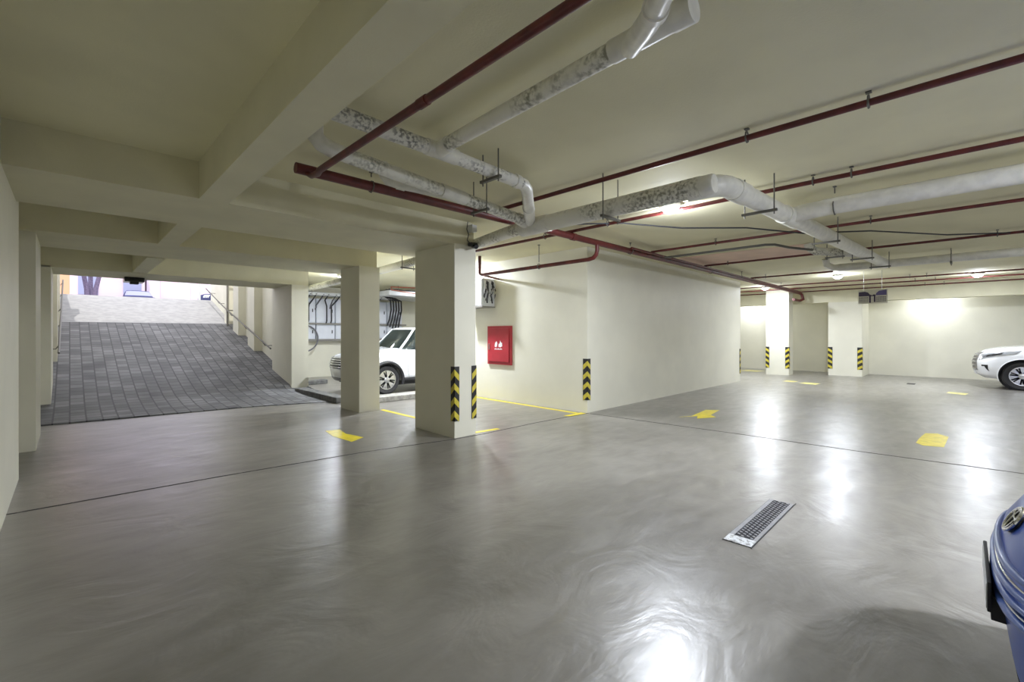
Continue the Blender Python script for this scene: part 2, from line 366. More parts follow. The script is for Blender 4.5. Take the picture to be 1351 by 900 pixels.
# ------------------------------------------------------------------ corner guards
def guard(label, cx, cy, u, v, z0=.26, z1=1.10, w=.085, n=4):
    u = Vector((*u, 0)); v = Vector((*v, 0)); c = Vector((cx, cy, 0)); H = z1-z0; t = .010
    root = thing('corner_guard', label, 'corner guard', (cx, cy, z0), 'striped corner guards')
    bl = MB(); ye = MB()
    for a, nrm in ((u, -v), (v, -u)):
        bl.prism(c, a, (0, 0, 1), nrm, [(-t, z0), (w, z0), (w, z1), (-t, z1)], t, .0005)
        for k in range(n):
            zt = z1 - .04 - k*H/n; hh = H/n*.46; dr = H/n*.42
            ye.prism(c, a, (0, 0, 1), nrm, [(-t, zt), (w-.006, zt-dr), (w-.006, zt-dr-hh), (-t, zt-hh)], t+.002, t)
    bl.build('backing', M['black'], root); ye.build('chevron', M['yellow'], root)
G = guard
G('black and yellow guard on the near left edge of the nearest column', 4.20, 5.5, (1, 0), (0, 1))
G('black and yellow guard on the right edge of the nearest column', 4.62, 5.5, (-1, 0), (0, 1))
G('black and yellow guard on the near corner of the partition block', 7.47, 5.38, (1, 0), (0, 1), w=.10)
G('black and yellow guard at the far end of the partition block', 16.3, 5.38, (-1, 0), (0, 1))
G('striped guard on the left edge of the far column beyond the partition', 19.9, 5.6-.0, (0, -1), (1, 0), w=.12)
G('striped guard on the right edge of the far column beyond the partition', 19.9, 4.80, (0, 1), (1, 0), w=.12)
G('striped guard on the left edge of the broad far pier', 21.1, 3.74, (0, -1), (1, 0), w=.14)
G('striped guard on the right edge of the broad far pier', 21.1, 2.69, (0, 1), (1, 0), w=.14)

# ------------------------------------------------------------------ floor drain
t = thing('floor_drain', 'narrow slotted trench drain set in the glossy floor', 'drain', (4.22, 1.22, 0))
x0, x1, y0, y1 = 3.62, 4.82, 1.12, 1.32
MB().box(x0, x1, y0, y1, .0005, .002).build('pit_shade', M['pit_shade'], t)  # flat black plate on the floor; the trench's shade is painted as colour
fr = MB().box(x0, x1, y0, y0+.028, .001, .007).box(x0, x1, y1-.034, y1, .001, .007).box(x1-.014, x1, y0, y1, .001, .006)
fr.build('frame', M['drainmetal'], t)
ed = MB().box(x0-.01, x1+.01, y1, y1+.006, .0005, .0025).box(x0-.01, x1+.05, y0-.006, y0, .0005, .0025)
ed.build('seal', M['black'], t)
g = MB(); k = 0
x = x0+.15
while x < x1-.04:
    for r_ in range(4):
        yy = y0+.032+r_*.034; xo = .024 if r_ % 2 else 0
        g.prism((x+xo, yy, 0), (1, 0, 0), (0, 1, 0), (0, 0, 1), [(0, 0), (.020, .004), (.026, .026), (.006, .022)], .0065, .0015)
    x += .048
g.build('grating', M['drainmetal'], t)
MB().box(x0, x0+.13, y0, y1, .002, .009).build('end_plate', M['draincover'], t, bevel=.003)
g = MB().box(19.0, 19.5, 1.1, 1.3, .0005, .004)
tag(g.build('drain_cover', M['joint']), 'small dark drain cover on the far floor near the end wall', 'drain')

# ------------------------------------------------------------------ pipes
def hanger(root, p, r, axis, style='single', zc=ZC):
    x, y, z = p; mb = MB()
    if style == 'single':
        mb.tube([(x, y, z+r), (x, y, zc)], .006, 6)
        mb.box(x-.018, x+.018, y-.018, y+.018, zc-.01, zc)
        a = Vector((0, 1, 0)) if axis == 'y' else Vector((1, 0, 0))
        c = Vector(p); mb.lathe(c-a*.012, a, [(r+.002, 0), (r+.010, 0), (r+.010, .024), (r+.002, .024)], 14)
    elif style == 'pear':
        mb.box(x-.018, x+.018, y-.018, y+.018, zc-.01, zc)
        mb.tube([(x, y, z+r+.05), (x, y, zc)], .007, 6)
        for s in (-1, 1):
            q = [(0, .055), (.7, .04), (1, 0), (.7, -.7), (0, -1)]
            pts = []
            for a_, b_ in q:
                dx = s*a_*(r+.012); dz = (r+.012)*b_ if b_ < 0 else (r+.0)*b_ + (b_*1.0)
                pts.append((x+(dx if axis == 'y' else 0), y+(dx if axis == 'x' else 0), z+dz))
            mb.tube(pts, .007, 6)
    else:   # trapeze: two rods and a cross bar under the pipe
        o = r+.05; dx, dy = (o, 0) if axis == 'y' else (0, o)
        for s in (-1, 1): mb.tube([(x+s*dx, y+s*dy, z-r-.06), (x+s*dx, y+s*dy, zc)], .007, 6)
        e = .03
        ex, ey = (o+e, .018) if axis == 'y' else (.018, o+e)
        mb.box(x-ex, x+ex, y-ey, y+ey, z-r-.030, z-r-.004)
    return mb.build('hanger', M['darksteel'], root, True)

def coupling(root, p, q, r, m, name='coupling'):
    return MB().tube([p, q], r, 20).build(name, m, root, True)

# red mains (run with x)
def red_pipe(label, pts, r, hangers=(), axis='y', style='pear', extra=(), k=1.2):
    t = thing('sprinkler_pipe', label, 'pipe', pts[0])
    MB().tube(pts, r, 14).build('pipe', M['red'], t, True)
    for h in hangers:
        hanger(t, h, r, axis, style)
    for p, q in extra: coupling(t, p, q, r*1.18, M['red'])
    return t
ZM = 3.22; YM = 4.57
red_pipe('thick red main pipe running from the left beam to the far end', [(1.56, YM, ZM), (20.0, YM, ZM), (20.5, YM, ZM), (20.6, YM-.05, ZM-.05), (20.6, YM-.1, ZM-.24), (20.5, YM, ZM-.30), (19.6, YM, ZM-.30)], .053,
         [(2.35, YM, ZM), (7.76, YM, ZM), (11.7, YM, ZM), (15.2, YM, ZM)], 'x', 'pear', [((5.9, YM, ZM), (6.0, YM, ZM))])
red_pipe('thin red line clipped directly beside the red main', [(7.6, YM-.12, ZM+.02), (20.4, YM-.12, ZM+.02)], .021, [(13.6, YM-.12, ZM+.02), (17.5, YM-.12, ZM+.02)], 'x', 'single')
red_pipe('long thin red pipe near the left beam, joining the red main', [(1.68, YM, ZM-.03), (1.66, YM-.14, 3.13), (1.61, YM-.42, 3.065), (1.57, 4.0, 3.05), (1.57, -7.9, 3.05)], .028, [], 'y', 'pear', [((1.57, 2.33, 3.05), (1.57, 2.42, 3.05))])
zr = 3.30
def branch(label, x, z, r, hs, y0=None, y1=-7.9):
    pts = [(x, YM, ZM), (x, YM, z-.03), (x, YM-.03, z)] if y0 is None else [(x, y0, z)]
    return red_pipe(label, pts+[(x, y1, z)], r, [(x, h, z) for h in hs], 'y', 'pear')
branch('red branch pipe emerging behind the grey elbow', 4.169, zr, 0.0273, (3.990, 1.323, 0.493,))
branch('red branch pipe passing just beside the bright lamp', 5.901, zr, 0.0252, (5.145, 3.864, 1.186, 0.840,), 9.2)
branch('red branch pipe starting above the partition corner', 8.558, zr, 0.0252, (3.255, 0.987,))
branch('red branch pipe bordering the pinkish ceiling patch', 11.235, zr, 0.0242, (3.990, -0.399,))
branch('short red branch pipe ending at the grey pipe fittings', 14.700, zr, 0.0231, (4.147,), y1=2.5)
branch('far red ceiling pipe nearest the broad grey pipe end', 17.745, zr, 0.0221, (1.134, 0.766,), 9.0)
branch('far red ceiling pipe, middle of the three before the far beam', 19.215, zr, 0.0221, (1.103, 0.630,), 9.0)
branch('far red ceiling pipe closest to the far beam', 20.895, zr, 0.0221, (0.945, 0.473,), 9.0)
# red loop by the partition
lp = [(6.64, YM, ZM), (6.64, YM, 3.08), (6.64, YM+.02, 3.01), (6.64, YM+.08, 2.96), (6.64, YM+.18, 2.945), (6.64, 7.68, 2.945), (6.64, 7.76, 2.98), (6.64, 7.76, ZC)]
t = red_pipe('red pipe dropping from the main and looping past the partition', lp, .037, [(6.64, 5.95, 2.945)], 'y', 'pear')
MB().tube([(6.64, 7.68, 2.945), (7.0, 7.82, 2.945), (7.46, 8.0, 2.945)], .026, 12).build('branch', M['red'], t, True)

# white / grey drain pipes
def drain(label, m='pvc', loc=(0, 0, 0)):
    return thing('drain_pipe', label, 'pipe', loc)
t = drain('blotched white drain pipe with T-joint and downturned elbow', loc=(1.3, 3.25, 3.2))
MB().tube([(1.22, 3.25, 3.235), (2.22, 3.25, 3.215)], .062, 20).build('pipe', M['pvc_dirty'], t, True)
MB().tube([(2.22, 3.25, 3.215), (3.35, 3.25, 3.175)], .060, 20).build('pipe', M['pvc_dirty'], t, True)
coupling(t, (2.18, 3.25, 3.216), (2.50, 3.25, 3.207), .069, M['pvc_clean'], 'tee')
coupling(t, (2.30, 3.22, 3.212), (2.28, 3.06, 3.212), .066, M['pvc_clean'], 'tee_branch')
el = [(3.28, 3.25, 3.178), (3.40, 3.26, 3.175), (3.52, 3.33, 3.165), (3.66, 3.45, 3.145), (3.95, 3.70, 3.105), (4.32, 4.03, 3.06)]
MB().tube(el, [.062, .062, .063, .064, .068, .072], 20).build('elbow', M['pvc_clean'], t, True)
coupling(t, (3.25, 3.25, 3.18), (3.31, 3.25, 3.178), .069, M['pvc_clean']); coupling(t, (3.90, 3.66, 3.112), (3.97, 3.72, 3.102), .074, M['pvc_clean'])
hanger(t, (2.92, 3.25, 3.19), .062, 'x', 'trapeze')

t = drain('lower white drain pipe with pale elbow beside the left beam', loc=(1.5, 3.78, 3.2))
MB().tube([(1.70, 3.80, 3.165), (4.12, 3.98, 3.065)], .064, 20).build('pipe', M['pvc'], t, True)
MB().tube([(1.42, 3.72, ZC), (1.42, 3.72, 3.28), (1.43, 3.725, 3.215), (1.48, 3.74, 3.178), (1.56, 3.77, 3.168), (1.74, 3.803, 3.164)], .066, 20).build('elbow', M['pvc_clean'], t, True)
coupling(t, (2.78, 3.88, 3.120), (3.12, 3.905, 3.106), .072, M['pvc_clean'], 'tee')
MB().tube([(2.32, 4.25, ZC), (2.32, 4.24, 3.26), (2.36, 4.22, 3.20), (2.46, 4.18, 3.18), (2.85, 3.98, 3.13), (2.96, 3.92, 3.11)], .054, 16).build('branch', M['pvc_clean'], t, True)
coupling(t, (2.44, 4.185, 3.185), (2.52, 4.15, 3.172), .062, M['pvc_clean'])
hanger(t, (3.36, 3.92, 3.097), .064, 'x', 'trapeze')

t = drain('long grey-white drain pipe with capped end crossing the ceiling overhead', loc=(2.28, 3.1, 3.2))
MB().tube([(2.28, 3.10, 3.212), (2.20, .98, 3.22)], .058, 20).build('pipe', M['pvc'], t, True)
coupling(t, (2.215, 1.42, 3.218), (2.20, 1.0, 3.22), .064, M['pvc_clean'], 'tee')
MB().tube([(2.21, 1.30, 3.19), (2.12, 1.22, 3.15), (1.98, 1.08, 3.09), (1.86, .97, 3.05)], .056, 20).build('branch', M['pvc_clean'], t, True)
coupling(t, (1.88, .985, 3.055), (1.84, .955, 3.045), .062, M['pvc_clean'])
MB().tube([(1.86, .97, 3.05), (1.62, .78, 2.97), (1.55, .5, 2.95), (1.55, -3, 2.97)], .052, 20).build('pipe', M['pvc_clean'], t, True)
coupling(t, (2.20, 1.05, 3.22), (2.198, .94, 3.22), .070, M['pvc_clean'], 'end_cap')

t = drain('broad grey-white collector pipe running beside the bright lamp', loc=(4.343, 4.046, 3.028))
MB().tube([(4.343, 3.748, 3.022), (4.343, 1.785, 3.028)], 0.1012, 24).build('pipe', M['pvc'], t, True)
coupling(t, (4.106, 4.046, 3.099), (4.343, 4.046, 3.040), 0.0762, M['pvc_clean'], 'tee_branch')
MB().tube([(4.343, 4.189, 3.022), (4.343, 3.713, 3.022)], 0.1095, 24).build('tee', M['pvc_clean'], t, True)
MB().lathe((4.343, 1.809, 3.028), (0, -1, 0), [(.090, 0), (.096, .01), (.096, .13), (.086, .15), (.03, .155)], 26).build('end_cap', M['pvc_clean'], t, True)
hanger(t, (4.343, 2.808, 3.028), 0.1012, 'y', 'trapeze')

t = drain('stained white drain pipe vanishing behind the nearest column', loc=(4.5, 4.3, 3.07))
MB().tube([(4.345, 4.17, 3.035), (4.45, 4.6, 3.05), (4.78, 5.9, 3.07), (5.12, 9.6, 3.07), (5.3, 13, 3.05), (5.4, 16.9, 3.04)], .085, 20).build('pipe', M['pvc'], t, True)
hanger(t, (4.98, 8.1, 3.07), .085, 'y', 'trapeze')

t = drain('wide white drain pipe angling away from the capped pipe end', loc=(4.522, 1.725, 3.052))
A_, B_ = Vector((4.736, 1.666, 3.082)), Vector((13.149, 1.261, 3.195))
MB().tube([A_, B_], 0.1012, 24).build('pipe', M['pvc_clean'], t, True)
MB().tube([(4.343, 1.928, 3.016), (4.403, 1.785, 3.028), (4.522, 1.702, 3.058), (4.665, 1.666, 3.076), (4.974, 1.654, 3.087)], 0.1047, 22).build('elbow', M['pvc_clean'], t, True)
coupling(t, A_.lerp(B_, .01), A_.lerp(B_, .045), 0.1119, M['pvc_clean'])
coupling(t, A_.lerp(B_, .19), A_.lerp(B_, .25), 0.1142, M['pvc_clean'], 'tee')
for f in (.095, .42, .72, .93): hanger(t, A_.lerp(B_, f), 0.1012, 'x', 'trapeze')

t = drain('straight grey drain pipe branching right from the wide white one', loc=(6.545, 1.547, 3.147))
MB().tube([(6.545, 1.595, 3.111), (6.545, 1.428, 3.129), (6.545, 1.071, 3.147), (6.545, -9.401, 3.183)], 0.0976, 24).build('pipe', M['pvc_clean'], t, True)
hanger(t, (6.545, 1.095, 3.147), 0.0976, 'y', 'pear')
t = drain('thin grey drain pipe at the far end of the wide white one', loc=(13.090, 2.023, 3.147))
MB().tube([(13.090, 2.118, 3.195), (13.090, 1.309, 3.189), (13.090, -9.401, 3.218)], 0.0857, 20).build('pipe', M['pvc_clean'], t, True)
hanger(t, (13.090, 0.190, 3.195), 0.0857, 'y', 'trapeze')
MB().tube([(13.090, 2.047, 3.195), (12.971, 2.213, 3.195), (12.792, 2.297, 3.254), (12.733, 2.309, ZC)], 0.0714, 16).build('elbow', M['pvc_clean'], t, True)
t = drain('short horizontal pipe with bend hanging left of the wide white pipe', loc=(10.591, 1.904, 3.207))
MB().tube([(11.008, 1.452, 3.183), (10.412, 2.047, 3.230), (10.329, 2.142, 3.302), (10.317, 2.154, ZC)], 0.0774, 16).build('pipe', M['pvc'], t, True)
hanger(t, (10.674, 1.785, 3.207), 0.0774, 'x', 'trapeze')

# cable and conduit on the ceiling
cp = [(5.44, 4.17), (6.04, 3.71), (6.85, 3.12), (7.73, 2.46), (8.63, 1.87), (9.43, 1.08), (10.48, .2), (11.39, -.71), (13, -2.4)]
tag(MB().tube([(x, y, 3.28+(.03 if i % 2 else -.01)) for i, (x, y) in enumerate(cp)], .012, 8).build('ceiling_cable', M['cable'], smooth=True), 'black cable slung loosely across the ceiling between red pipes', 'cable')
tag(MB().tube([(8.84, 4.4, 3.2), (8.85, 2.5, 3.2), (8.95, 2.38, 3.2), (9.4, 2.25, 3.19), (9.9, 2.0, 3.18)], .022, 10).build('conduit', M['darksteel'], smooth=True), 'dark conduit along the edge of the pinkish ceiling patch', 'conduit')
pb = MB(); pb.prism((0, 0, 0), (1, 0, 0), (0, 1, 0), (0, 0, 1), [(10.1, 4.7), (10.3, 2.1), (11.7, 2.3), (11.8, 4.9)], ZC+.01, ZC-.012)
tag(pb.build('ceiling_patch', M['plaster']), 'pinkish unpainted plaster patch in the ceiling above the pipes', 'patch')

# junction boxes near the red main over the partition
t = thing('junction_box', 'small grey junction box with cable on the beam over the nearest column', 'junction box', (4.5, 5.5, 3.2))
MB().box(4.50, 4.60, 5.44, 5.55, 3.22, 3.33).build('housing', M['greybox'], t, bevel=.006)
MB().tube([(4.46, 5.50, 3.37), (4.44, 5.50, 3.25), (4.47, 5.49, 3.17), (4.44, 5.49, 3.08), (4.50, 5.48, 3.02)], .007, 8).build('cable', M['cable'], t, True)
t = thing('security_camera', 'small black camera fixed at the top of the nearest column', 'camera', (4.54, 5.44, 3.0))
MB().box(4.46, 4.62, 5.40, 5.50, 2.985, 3.04).build('bracket', M['black'], t, bevel=.008)
MB().tube([(4.54, 5.46, 2.99), (4.50, 5.34, 2.96)], .035, 14).build('housing', M['blackgloss'], t, True)
t = thing('security_camera', 'dark camera housing under the exit lintel beam', 'camera', (1.1, 13.5, 2.95))
MB().box(.92, 1.30, 14.0, 14.45, 2.86, 2.97).build('housing', M['blackgloss'], t, bevel=.02)
MB().box(1.02, 1.18, 13.9, 14.1, 2.80, 2.88).build('lens_hood', M['black'], t, bevel=.01)

# ------------------------------------------------------------------ ceiling lamps
def lamp_fixture(loc, label):
    t = thing('ceiling_lamp', label, 'lamp', loc, 'round bulkhead ceiling lamps')
    x, y, z = loc
    MB().lathe((x, y, z), (0, 0, -1), [(.04, 0), (.13, 0), (.14, .02), (.14, .05), (.115, .055)], 28).build('base', M['white'], t, True)
    MB().lathe((x, y, z-.05), (0, 0, -1), [(.112, 0), (.11, .02), (.095, .045), (.06, .065), (.02, .072)], 28).build('diffuser', M['lamp'], t, True)
    return t
def light(loc, power, col=(.85, .90, 1.0)):
    l = bpy.data.lights.new('lamp_light', 'AREA'); l.shape = 'DISK'; l.size = .22; l.energy = power*.52; l.color = col
    o = bpy.data.objects.new('lamp_light', l); C.objects.link(o); o.location = loc
    l = bpy.data.lights.new('lamp_glow', 'POINT'); l.energy = power*.34; l.color = col; l.shadow_soft_size = .08
    o = bpy.data.objects.new('lamp_glow', l); C.objects.link(o); o.location = (loc[0], loc[1], loc[2]-.02)
LAMPS = [((5.86, 2.83, 3.38), 235, 'lit round ceiling lamp beside the broad grey-white pipe'),
         ((16.35, 2.66, 3.38), 210, 'lit round ceiling lamp left of the hanging sign'),
         ((18.75, -.28, 3.38), 210, 'lit round ceiling lamp nearest the far white car'),
         ((18.55, 5.25, 3.38), 230, 'lit round ceiling lamp beyond the end of the partition'),
         ((6.62, 9.15, 3.38), 340, 'lit round ceiling lamp hidden behind the nearest column'),
         ((5.85, 13.2, 3.38), 190, 'lit round ceiling lamp over the parked white car'),
         ((9.6, 13.6, 3.38), 120, 'lit round ceiling lamp deep in the parking bay'),
         ((22.2, .8, 3.38), 60, 'lit round ceiling lamp in the gap between far beam and end wall'),
         ((22.2, 6.9, 3.38), 60, 'lit round ceiling lamp in the gap beyond the far left column'),
         ((4.6, -2.6, 3.38), 520, 'lit round ceiling lamp above the blue car'),
         ((12.0, -2.6, 3.38), 170, 'lit round ceiling lamp outside the right of the view')]
first = None
for loc, pw, lab in LAMPS:
    if first is None: first = lamp_fixture(loc, lab)
    else: copy_tree(first, loc, lab)
    light((loc[0], loc[1], loc[2]-.135), pw)

# ------------------------------------------------------------------ things on the partition
t = thing('fire_hose_cabinet', 'red fire hose cabinet set in the cream partition wall', 'fire cabinet', (7.47, 7.96, .86))
MB().box(7.425, 7.475, 7.54, 8.38, .86, 1.80).build('frame', M['redcab'], t, bevel=.006)
MB().box(7.405, 7.430, 7.60, 8.33, .93, 1.74).build('door', M['redcab'], t, bevel=.006)
MB().box(7.385, 7.408, 8.27, 8.30, 1.22, 1.37).build('handle', M['chrome'], t, bevel=.003)
w = MB(); o = (7.404, 7.96, 1.36)
def glyph(poly): w.prism(o, (0, -1, 0), (0, 0, 1), (-1, 0, 0), poly, .002)
glyph([(-.13, -.06), (-.11, .03), (-.06, .07), (-.03, .02), (-.05, -.06), (-.09, -.08)]); glyph([(.0, -.06), (.02, .02), (.05, .00), (.07, .09), (.10, .03), (.13, .04), (.14, -.05), (.07, -.08)])
for i in range(9):
    a = -.13+i*.03; glyph([(a, -.135), (a+.022, -.135+.006*(i % 2)), (a+.022, -.118+.012*((i+1) % 3)), (a, -.112)])
w.build('lettering', M['white'], t)

t = thing('electrical_box', 'white electrical box with tangled wires high on the partition wall', 'electrical box', (7.2, 8.55, 2.6))
bx = (7.06, 7.47, 8.17, 8.98)
MB().box(bx[0]+.02, bx[1], bx[2], bx[3], 2.28, 2.96).build('housing', M['greybox'], t, bevel=.008)
MB().box(bx[0], bx[0]+.02, bx[2]+.02, bx[3]-.02, 2.30, 2.94).build('door', M['white'], t, bevel=.006)
MB().box(bx[0]-.012, bx[0], 8.70, 8.74, 2.50, 2.66).build('handle', M['black'], t)
MB().box(bx[0]-.01, bx[1]+.0, bx[2]-.03, bx[3], 2.255, 2.28).build('shelf', M['steel'], t)
for k in range(12):
    xx = 7.12+.028*k; zz = 2.36+.06*(k % 3)
    pts = [(xx, bx[2]-.01, 2.93-.03*(k % 2)), (xx+.06*math.sin(k*2.1), bx[2]-.05, 2.80), (xx+.08*math.cos(k*1.7), bx[2]-.04, 2.62), (xx-.05*math.sin(k), bx[2]-.03, zz+.1), (min(xx+.02, 7.45), bx[2]-.01, zz)]
    MB().tube(pts, .016, 8).build('wire', M['cable' if k % 2 else 'greybox'], t, True)

# hanging sign
t = thing('hanging_sign', 'hanging direction sign with dark panels before the broad far pier', 'sign', (16.0, 1.8, 2.46))
SO = (15.98, 2.12, 2.46); Wd, Hd = .64, .39
MB().box(15.985, 16.015, 1.48, 2.12, 2.46, 2.85).build('board', M['signboard'], t)
d = MB()
def sp(mb, poly): mb.prism((15.984, 2.12, 2.46), (0, -1, 0), (0, 0, 1), (-1, 0, 0), poly, .004)
sp(d, [(.01, .21), (.24, .21), (.27, .235), (.22, .31), (.15, .34), (.01, .33)]); sp(d, [(.24, .02), (.28, .02), (.28, .24), (.24, .22)]); sp(d, [(.345, .04), (.38, .04), (.38, .24), (.345, .24)]); sp(d, [(.24, .205), (.38, .205), (.38, .25), (.33, .25), (.31, .225), (.27, .25)])
d.build('symbol', M['signdark'], t)
d = MB(); sp(d, [(.385, .225), (.62, .225), (.62, .37), (.46, .35), (.40, .29)]); d.build('symbol', M['signviolet'], t)
d = MB()
for zz in (.05, .09, .13, .165):
    for k in range(6): sp(d, [(.02+.035*k, zz), (.045+.035*k, zz), (.045+.035*k, zz+.02), (.02+.035*k, zz+.015)]); sp(d, [(.40+.036*k, zz), (.425+.036*k, zz), (.425+.036*k, zz+.018), (.40+.036*k, zz+.022)])
d.build('lettering', M['signdark'], t)
for y in (1.6, 2.0): MB().tube([(16.0, y, 2.85), (16.0, y, ZC)], .005, 6).build('wire', M['steel'], t, True)

# ------------------------------------------------------------------ electric cabinets in the bay
n = 0
words = ['first', 'second', 'third', 'fourth', 'fifth', 'sixth']
for row, (z0, z1) in enumerate(((2.02, 2.92), (1.42, 1.96))):
    for k in range(6):
        xa = 5.75+.72*k
        t = thing('electric_cabinet', '%s pale electric cabinet from the ramp side, %s row on the bay wall' % (words[k], ('upper', 'lower')[row]), 'electric cabinet', (xa, 16.9, z0), 'pale electric cabinets on the bay wall')
        MB().box(xa, xa+.68, 16.80, 16.999, z0, z1).build('housing', M['bluebox'], t, bevel=.008)
        MB().box(xa+.03, xa+.65, 16.785, 16.80, z0+.04, z1-.04).build('door', M['bluebox'], t, bevel=.004)
        MB().box(xa+.56, xa+.59, 16.77, 16.785, (z0+z1)/2-.06, (z0+z1)/2+.06).build('handle', M['black'], t)
tag(MB().box(5.3, 10.2, 16.72, 16.79, 1.955, 2.01).build('mounting_rail', M['steel']), 'grey steel rail between the two rows of electric cabinets', 'rail')
tag(MB().box(5.3, 10.2, 16.74, 16.80, 1.34, 1.42).build('mounting_rail', M['steel']), 'grey steel rail beneath the lower electric cabinets', 'rail')
t = thing('cable_tray', 'white cable tray above the electric cabinets', 'cable tray', (8, 16.4, 3.0))
MB().box(4.85, 11.5, 16.25, 16.70, 3.0, 3.02).box(4.85, 11.5, 16.24, 16.26, 3.0, 3.10).box(4.85, 11.5, 16.69, 16.71, 3.0, 3.10).build('tray', M['greybox'], t)
for x in (6.1, 7.6, 9.1, 10.6): MB().tube([(x, 16.24, 3.0), (x, 16.24, ZC)], .008, 6).build('hanger', M['steel'], t)
t = thing('cable_bundle', 'dark cable bundle lying in the cable tray', 'cable', (8, 16.45, 3.1))
for k in range(7):
    pts = [(4.9+.6*i, 16.32+.05*k+.02*math.sin(i*1.7+k), 3.05+.025*(k % 3)+.02*math.sin(i*2.3+k*1.1)) for i in range(12)]
    MB().tube(pts, .020, 8).build('cable', M['cable'], t, True)
for k in range(14):
    xa = 5.80+.225*k+.05*math.sin(k*3); xb = xa+.14*math.sin(k*1.9); ze = (2.0, 2.55, 2.02, 2.5)[k % 4]
    pts = [(xa, 16.5, 3.07), (xa+.02, 16.22, 3.04), (xa+.03, 16.60, 2.86), (xb, 16.70, 2.65), (xb+.02, 16.735, ze+.1), (xb, 16.755, ze)]
    o_ = MB().tube(pts, .026, 8).build('power_cable', M['greycable' if k % 2 else 'cable'], smooth=True)
    tag(o_, '%s dark cable hanging from the tray over the bay cabinets, counted from the ramp' % (words+['seventh', 'eighth', 'ninth', 'tenth', 'eleventh', 'twelfth', 'thirteenth', 'fourteenth'])[k], 'cable', 'cables dropping to the cabinets')
for k in range(5):
    xa = 9.0+.12*k
    pts = [(xa-.5, 16.45, 3.10), (xa-.1, 16.22, 3.12-.02*k), (xa+.22, 16.3, 2.95), (xa+.36, 16.5, 2.6), (xa+.38, 16.68, 2.2), (xa+.30, 16.72, 1.95-.06*k)]
    o_ = MB().tube(pts, .030, 8).build('power_cable', M['cable'], smooth=True)
    tag(o_, '%s thick black cable arching down near the white car windscreen' % (words[k]), 'cable', 'thick cables arching beside the cabinets')
lo = []
for i in range(20):
    a = math.radians(115-13.5*i); lo.append((5.98+.50*math.cos(a), 16.68, 1.45+.48*math.sin(a)))
tag(MB().tube(lo, .026, 8).build('hose', M['greycable'], smooth=True), 'grey hose curved in a loop below the left cabinets', 'hose')
t = thing('ceiling_duct', 'pale boxed duct under the bay ceiling above the cable tray', 'duct', (8, 15, 3.2))
MB().box(8.2, 11.6, 14.6, 15.4, 3.02, 3.20).build('duct', M['greybox'], t, bevel=.01)
for x in (8.6, 10.8): MB().tube([(x, 14.65, 3.2), (x, 14.65, ZC)], .01, 6).build('hanger', M['steel'], t)
cpp = [(9.4, 13.0, 3.20), (7.6, 13.4, 3.17), (7.65, 13.46, 3.08), (9.4, 13.9, 3.02)]
tag(MB().tube(cpp, .022, 10).build('copper_pipe', M['copper'], smooth=True), 'reddish copper pipe bent into a hairpin over the white car', 'pipe')
t = thing('cable_bundle', 'tangled dark wires lying on the duct over the white car', 'cable', (8.6, 14.6, 3.2))
for k in range(6):
    pts = [(8.25+.28*i, 14.68+.06*k-.02*math.sin(i+k), 3.235+.018*math.sin(i*1.9+k*2)) for i in range(9)]
    MB().tube(pts, .014, 6).build('cable', M['cable'], t, True)

